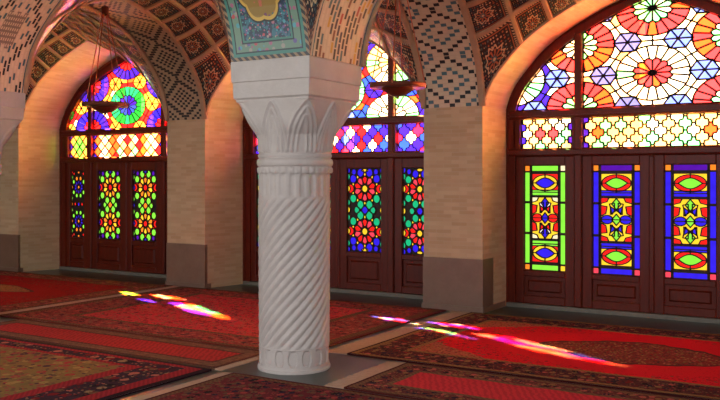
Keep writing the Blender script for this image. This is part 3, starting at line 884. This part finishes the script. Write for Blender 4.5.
# ------------------------------------------------------------------ columns
def make_column():
    root = empty('column', (0, 0, 0))
    hs = .405
    b = MB()
    b.lathe([(0.001, 0), (.335, 0), (.338, .02), (.328, .03), (.326, .055)], 64)
    # base zone with small pointed niches
    rows = []; N = 240
    for k in range(13):
        z = .055+.14*k/12; s = k/12
        row = []
        for i in range(N+1):
            a = 2*PI*i/N; ph = (a*16/(2*PI)) % 1-.5
            hw = .34*math.sqrt(max(0, 1-abs(2*s-1)**1.6))
            dent = .012 if abs(ph) < hw else 0
            rr = .322-dent; row.append((rr*math.cos(a), rr*math.sin(a), z))
        rows.append(row)
    b.quads(rows, flip=True)
    b.lathe([(.322, .195), (.326, .2), (.322, .208)], 64)
    b.v = [(x*.945, y*.945, z) for x, y, z in b.v]
    b.build('base', MARBLE, root, weld=True).location.x = -.036
    sft = MB(); rows = []; N = 264; st = 22
    K = 150
    for k in range(K+1):
        z = .2+1.29*k/K
        fade = min(1, (z-.2)/.03, (1.49-z)/.05); fade = max(0, fade)
        row = []
        for i in range(N+1):
            a = 2*PI*i/N; ph = ((a-z/(.318*1.02))*st/(2*PI)) % 1
            g = abs(math.sin(PI*ph))**.75
            rr = .300+.022*(g*fade+(1-fade)*.8); row.append((rr*math.cos(a), rr*math.sin(a), z))
        rows.append(row)
    # vertical niche zone
    for k in range(1, 17):
        z = 1.49+.2*k/16; s = k/16; row = []
        for i in range(N+1):
            a = 2*PI*i/N; ph = (a*22/(2*PI)) % 1-.5
            hw = .3 if s < .8 else .3*math.sqrt(max(0, 1-((s-.8)/.17)**2)) if s < .97 else 0
            rr = .3175-(.011*max(0, 1-(abs(ph)/hw)**4) if hw > .01 and abs(ph) < hw and s > .06 else 0)
            row.append((rr*math.cos(a), rr*math.sin(a), z))
        rows.append(row)
    sft.quads(rows, flip=True)
    sft.v = [(x*(.955+.025*z/1.7), y*(.955+.025*z/1.7), z) for x, y, z in sft.v]
    sft.build('shaft', MARBLE, root, smooth=True).location.x = -.034
    nk = MB()
    rows = []
    for k in range(5):                               # dentil band
        z = 1.69+.055*k/4; row = []
        for i in range(N+1):
            a = 2*PI*i/N; ph = (a*33/(2*PI)) % 1-.5
            rr = .322+(.008 if abs(ph) < .33 and 0 < k < 4 else 0); row.append((rr*math.cos(a), rr*math.sin(a), z))
        rows.append(row)
    nk.quads(rows, flip=True)
    nk.lathe([(.322, 1.745)]+[(.312+.02*math.cos(t), 1.783+.036*math.sin(t)) for t in [-PI/2+PI*k/8 for k in range(9)]]+[(.31, 1.82), (.32, 1.832), (.322, 1.85), (.312, 1.862)], 96)
    nk.build('neck_ring', MARBLE, root, smooth=True, weld=True).location.x = -.026
    cp = MB(); rows = []; N = 320; K = 60
    z0, z1 = 1.86, 2.30
    for k in range(K+1):
        s = k/K; z = z0+(z1-z0)*s
        q = s*s*(3-2*s)
        e = 2+ (9-2)*max(0, (s-.35)/.65)**1.3         # superellipse: round to square
        base = .312+.015*s+ (hs-.03-.327)*(max(0, s-.15)/.85)**1.25
        row = []
        for i in range(N+1):
            a = 2*PI*i/N
            c_, s_ = abs(math.cos(a)), abs(math.sin(a))
            rad = base/((c_**e+s_**e)**(1/e))
            disp = 0
            for cnt, ph0, top, wf in ((8, .5, 1.0, .49),):
                ph = ((a/(2*PI)*cnt+ph0) % 1)-.5
                for sc, amp in ((1, .02), (.68, .016), (.36, .013)):
                    tt = s/(top*(.55+.45*sc))
                    if tt < 1:
                        hw = wf*sc*(1-tt**2.2)
                        disp = max(disp, amp*math.exp(-((abs(ph)-hw)/.045)**2))
            rr = rad+disp*min(1, s/.05)
            row.append((rr*math.cos(a)-.026*(1-s), rr*math.sin(a), z))
        rows.append(row)
    cp.quads(rows, flip=True)
    cp.build('capital', MARBLE, root, smooth=True)
    ab = MB()
    lv = [(2.28, hs-.05), (2.30, hs-.03), (2.315, hs-.028), (2.33, hs-.012), (2.46, hs-.008), (2.468, hs+.002), (2.634, hs+.004), (2.64, hs)]
    rings = []
    for z, h in lv: rings.append([(-h, -h, z), (h, -h, z), (h, h, z), (-h, h, z), (-h, -h, z)])
    ab.quads(rings); ab.face(rings[-1][:4]); ab.face(rings[0][:4])
    ab.build('abacus', MARBLE, root)
    return root
col = make_column()
LABC = {2: 'white marble column with spiral fluted shaft standing among carpets in the foreground', 1: 'marble column at the left photo edge, only its capital in view', 3: 'marble column beyond the right photo edge'}
for i in (2, 1, 3):
    o = col if i == 2 else copy_tree(col)
    o.location = ((COLX[i][0]+COLX[i][1])/2, (CY0+CY1)/2, 0)
    tag(o, LABC[i], 'column', 'spiral fluted marble columns')

# ------------------------------------------------------------------ hanging lamps
def make_lamp(ztop):
    r = empty('hanging_lamp', (0, 0, 0))
    b = MB()
    b.lathe([(.0, -.105), (.05, -.10), (.10, -.082), (.15, -.05), (.175, -.018), (.18, 0), (.172, 0), (.14, -.04), (.08, -.07), (.0, -.085)], 40)
    b.lathe([(.0, -.13), (.012, -.128), (.018, -.115), (.012, -.10), (0, -.1)], 16)
    b.build('bowl', BRONZE, r, smooth=True, weld=True)
    ring = MB()
    ring.lathe([(.175, -.012), (.23, -.018), (.30, -.014), (.305, .0), (.305, .03), (.298, .036), (.29, .03), (.29, .004), (.23, .0), (.175, .004), (.175, -.012)], 56)
    ring.build('rim', BRONZE, r, smooth=False, weld=True)
    for k in range(4):
        a = 2*PI*(k+.2)/4
        c = MB(); p0 = Vector((.295*math.cos(a), .295*math.sin(a), .03)); p1 = Vector((.04*math.cos(a), .04*math.sin(a), ztop-.11))
        c.tube([p0.lerp(p1, t/6) for t in range(7)], .006, 6)
        for t in (0, .985):
            q = p0.lerp(p1, t); c.lathe([(0, q.z-.03), (.012, q.z-.018), (.014, q.z), (.012, q.z+.018), (0, q.z+.03)], 8, cx=q.x, cy=q.y)
        c.build('chain', CHAIN, r)
    c = MB(); c.lathe([(.0, ztop), (.04, ztop), (.05, ztop-.02), (.045, ztop-.10), (.0, ztop-.13)], 20); c.build('ceiling_hook', BRONZE, r)
    return r
zl = 2.63
for i, lb in ((2, 'bronze hanging lamp on chains before the middle window, right of the marble column'), (1, 'bronze hanging lamp bowl on long chains in front of the left window')):
    if i == 2: lamp = make_lamp(ZS+RT-zl-.01); o = lamp
    else: o = copy_tree(lamp)
    px, cx = PIERS[i], COLX[i]
    o.location = ((px[0]+px[1]+cx[0]+cx[1])/4, 8.04, zl)
    tag(o, lb, 'lamp', 'bronze hanging lamps')

# ------------------------------------------------------------------ carpets
def mat_carpet(name, hx, hy, field, motif, border, bmotif, guard, bw, gw=.05, med=None, medm=None, mx=.6, my=.45, stripes=False, sc=11, dens=.36, edge=None, corner=None, rx=1.0):
    g = G(name, .95, .1); (x, y, _), v = g.obj()
    d = g.mn(g.mul(g.sub(hx, g.ab(x)), rx), g.sub(hy, g.ab(y)))
    vo = g.vor(v, sc, .75); vs = g.vor(v, sc*2.3, .9)
    h = g.xyz(vo.outputs['Color'])[0]; hs_ = g.xyz(vs.outputs['Color'])[1]
    nn = len(motif)
    pal = [(k/nn, c) for k, c in enumerate(motif)]; palb = [(k/len(bmotif), c) for k, c in enumerate(bmotif)]
    c = field
    if stripes:
        st = g.gt(g.M('SINE', g.add(g.add(g.mul(x, 110), g.mul(y, 60)), g.mul(g.noise(v, 14, 2), 9))), .1)
        c = g.mix(g.mul(st, .55), c, motif[0])
    else:
        c = g.mix(g.lt(vs.outputs['Distance'], dens*.8), c, g.ramp(hs_, pal))
        c = g.mix(g.lt(vo.outputs['Distance'], dens*.8), c, g.ramp(h, pal))
        c = g.mix(g.lt(vo.outputs['Distance'], dens*.3), c, field)
    if med:
        q = g.add(g.M('POWER', g.M('DIVIDE', g.ab(x), mx), 1.4), g.M('POWER', g.M('DIVIDE', g.ab(y), my), 1.4))
        wob = g.mul(g.sub(g.noise(v, 5, 2), .5), .35); q = g.add(q, wob)
        palm = [(k/len(medm), cc) for k, cc in enumerate(medm)]
        mc = g.mix(g.lt(vs.outputs['Distance'], .42), med, g.ramp(hs_, palm))
        plain = field
        c = g.mix(g.between(q, 1.0, 2.1), c, g.mix(g.mul(g.lt(vo.outputs['Distance'], .16), .8), plain, motif[0]))
        c = g.mix(g.lt(q, 1.0), c, mc); c = g.mix(g.between(q, .88, 1.0), c, medm[0])
        if corner:
            cxn = g.add(g.M('DIVIDE', g.sub(hx-bw, g.ab(x)), .75), g.M('DIVIDE', g.sub(hy-bw, g.ab(y)), .5))
            c = g.mix(g.lt(g.add(cxn, wob), 1.0), c, g.mix(g.lt(vs.outputs['Distance'], .4), corner, g.ramp(hs_, palm)))
    # border
    bc = g.mix(g.lt(vo.outputs['Distance'], .44), border, g.ramp(h, palb))
    bc = g.mix(g.lt(vs.outputs['Distance'], .3), bc, g.ramp(hs_, palb))
    gc = g.mix(g.mul(g.gt(g.M('SINE', g.mul(g.add(x, y), 130)), 0), .45), guard, tuple(q*.45 for q in guard[:3])+(1,))
    c = g.mix(g.lt(d, bw), c, gc)
    c = g.mix(g.lt(d, bw-gw), c, bc)
    c = g.mix(g.lt(d, gw*1.5), c, gc)
    c = g.mix(g.lt(d, gw*.5), c, edge or tuple(q*.5 for q in border[:3])+(1,))
    fine = g.noise(v, 70, 2)
    c = g.mix(g.mul(fine, .2), c, lin(40, 12, 12))
    g.bump(fine, .5, .01)
    return g.out(c)
FRINGE = mat_stone('wool_fringe', lin(196, 168, 144), lin(150, 118, 98), 40, .95, .1, .4)
def carpet(label, x0, x1, y0, y1, ends=(0, 0), **kw):
    hx, hy = (x1-x0)/2, (y1-y0)/2
    r = empty('carpet', ((x0+x1)/2, (y0+y1)/2, 0)); tag(r, label, 'carpet', 'carpets covering the prayer hall floor')
    m = MB(); n = 40
    T = .014
    rnd = random.Random(hash((round(x0*10), round(y0*10))))
    ph = rnd.random()*6
    m.quads([[(lerp(-hx, hx, i/n), lerp(-hy, hy, j/20), T+.002*math.sin(i*.9+ph)*math.sin(j*.7+ph)) for j in range(21)] for i in range(n+1)])
    for a, b in (((-hx, -hy), (hx, -hy)), ((hx, -hy), (hx, hy)), ((hx, hy), (-hx, hy)), ((-hx, hy), (-hx, -hy))):
        m.face([(*a, 0), (*b, 0), (*b, T), (*a, T)])
    m.build('pile', mat_carpet('carpet_'+str(len(bpy.data.materials)), hx, hy, **kw), r, fix=False)
    for sx, L in zip((-1, 1), ends):
        if not L: continue
        f = MB(); k = int((y1-y0)/.022); step = (y1-y0)/k
        for i in range(k):
            y = -hy+step*(i+.5); l = L*(.93+.1*rnd.random()); dy = (rnd.random()-.5)*.012
            xa, xb = sx*hx, sx*(hx+l)
            f.face([(xa, y-.0115, .012), (xb, y-.010+dy, .005), (xb, y+.010+dy, .005), (xa, y+.0115, .012)])
            f.face([(xa, y-.0115, .012), (xb, y-.010+dy, .005), (xb, y-.010+dy, .0), (xa, y-.0115, .0)])
        f.build('fringe', FRINGE, r, fix=False)
    return r
red, dred, wine = lin(172, 26, 30), lin(120, 26, 28), lin(92, 22, 26)
gold, brown, navy, rose, cream, olive = lin(176, 128, 66), lin(110, 76, 52), lin(36, 28, 46), lin(176, 84, 74), lin(186, 156, 120), lin(128, 104, 56)
black = lin(30, 20, 24)
carpet('red medallion carpet lying along the right window bay', -4.22, .35, 6.72, 9.57, (.26, 0), field=lin(222, 18, 36), motif=[lin(190, 16, 30), dred, lin(190, 20, 30), brown, lin(150, 20, 30)], border=lin(84, 36, 38), bmotif=[navy, lin(140, 100, 62), rose, black, brown, dred], guard=lin(150, 110, 66), bw=.45, med=lin(134, 56, 44), medm=[lin(96, 44, 38), lin(176, 128, 76), lin(150, 30, 34), olive, rose, lin(60, 40, 44)], mx=.95, my=.55, corner=lin(176, 92, 66), sc=15)
carpet('narrow bright red runner in the right foreground with fringe at its left end', -3.56, -.46, 5.62, 6.66, (.19, 0), field=lin(204, 50, 58), motif=[lin(160, 36, 46)], border=lin(104, 46, 42), bmotif=[lin(140, 100, 62), navy, rose, brown, black], guard=lin(120, 84, 58), bw=.28, stripes=True, sc=16)
carpet('dark floral carpet at the bottom edge in front of the column', -4.62, .2, 2.5, 5.56, (.12, 0), field=dred, motif=[navy, brown, rose, black], border=lin(104, 36, 40), bmotif=[navy, brown, lin(150, 60, 56), black, lin(96, 70, 50)], guard=brown, bw=.75, sc=15)
carpet('dense floral red carpet under the coloured light before the middle bay', -8.95, -4.56, 6.42, 9.57, (0, 0), field=lin(204, 56, 62), motif=[dred, lin(70, 40, 44), rose, lin(140, 90, 66), lin(206, 46, 52), lin(170, 70, 58)], border=lin(136, 58, 52), bmotif=[lin(56, 36, 42), lin(130, 92, 70), rose, wine, lin(170, 60, 54)], guard=brown, bw=.5, gw=.06, sc=16, dens=.5, rx=.6)
carpet('narrow red striped runner left of the column', -8.5, -4.86, 5.60, 6.40, (0, .08), field=lin(176, 46, 44), motif=[lin(128, 36, 34)], border=lin(116, 80, 60), bmotif=[brown, lin(100, 66, 52), lin(130, 92, 68)], guard=lin(90, 50, 42), bw=.20, gw=.03, stripes=True, sc=20)
carpet('olive gold carpet with dark border in the left foreground', -9.4, -4.86, 2.4, 5.56, (0, 0), field=lin(130, 100, 56), motif=[lin(160, 52, 50), brown, olive, lin(156, 124, 72), lin(120, 96, 56), lin(70, 36, 50), lin(150, 60, 60)], border=lin(58, 36, 44), bmotif=[dred, lin(176, 100, 80), lin(60, 40, 50), brown, black, lin(150, 120, 84)], guard=lin(160, 40, 44), bw=.30, gw=.06, dens=.52, sc=10, rx=.42)
carpet('dark red carpet with gold medallion before the left window bay', -13.6, -9.12, 6.42, 9.57, (0, .13), field=lin(150, 16, 18), motif=[lin(124, 18, 20), wine, brown], border=lin(120, 56, 46), bmotif=[wine, lin(150, 110, 60), rose, brown], guard=brown, bw=.45, med=lin(150, 104, 58), medm=[lin(90, 50, 40), olive, rose, gold], mx=1.0, my=.35, sc=13)

# ------------------------------------------------------------------ light
w = bpy.data.worlds.new('world'); S.world = w; w.use_nodes = True
bg = w.node_tree.nodes['Background']; bg.inputs[0].default_value = (.95, .96, 1, 1); bg.inputs[1].default_value = 2.4
sd = bpy.data.lights.new('sun', 'SUN'); sun = bpy.data.objects.new('sun', sd); COL.objects.link(sun)
el = math.radians(31); az = math.radians(30)
dirv = Vector((math.cos(az)*math.cos(el), -math.sin(az)*math.cos(el), -math.sin(el)))
sun.rotation_euler = dirv.to_track_quat('-Z', 'Y').to_euler(); sun.location = (-14, 15, 9)
sd.energy = 520; sd.color = (1, .85, .64); sd.angle = math.radians(1.0)
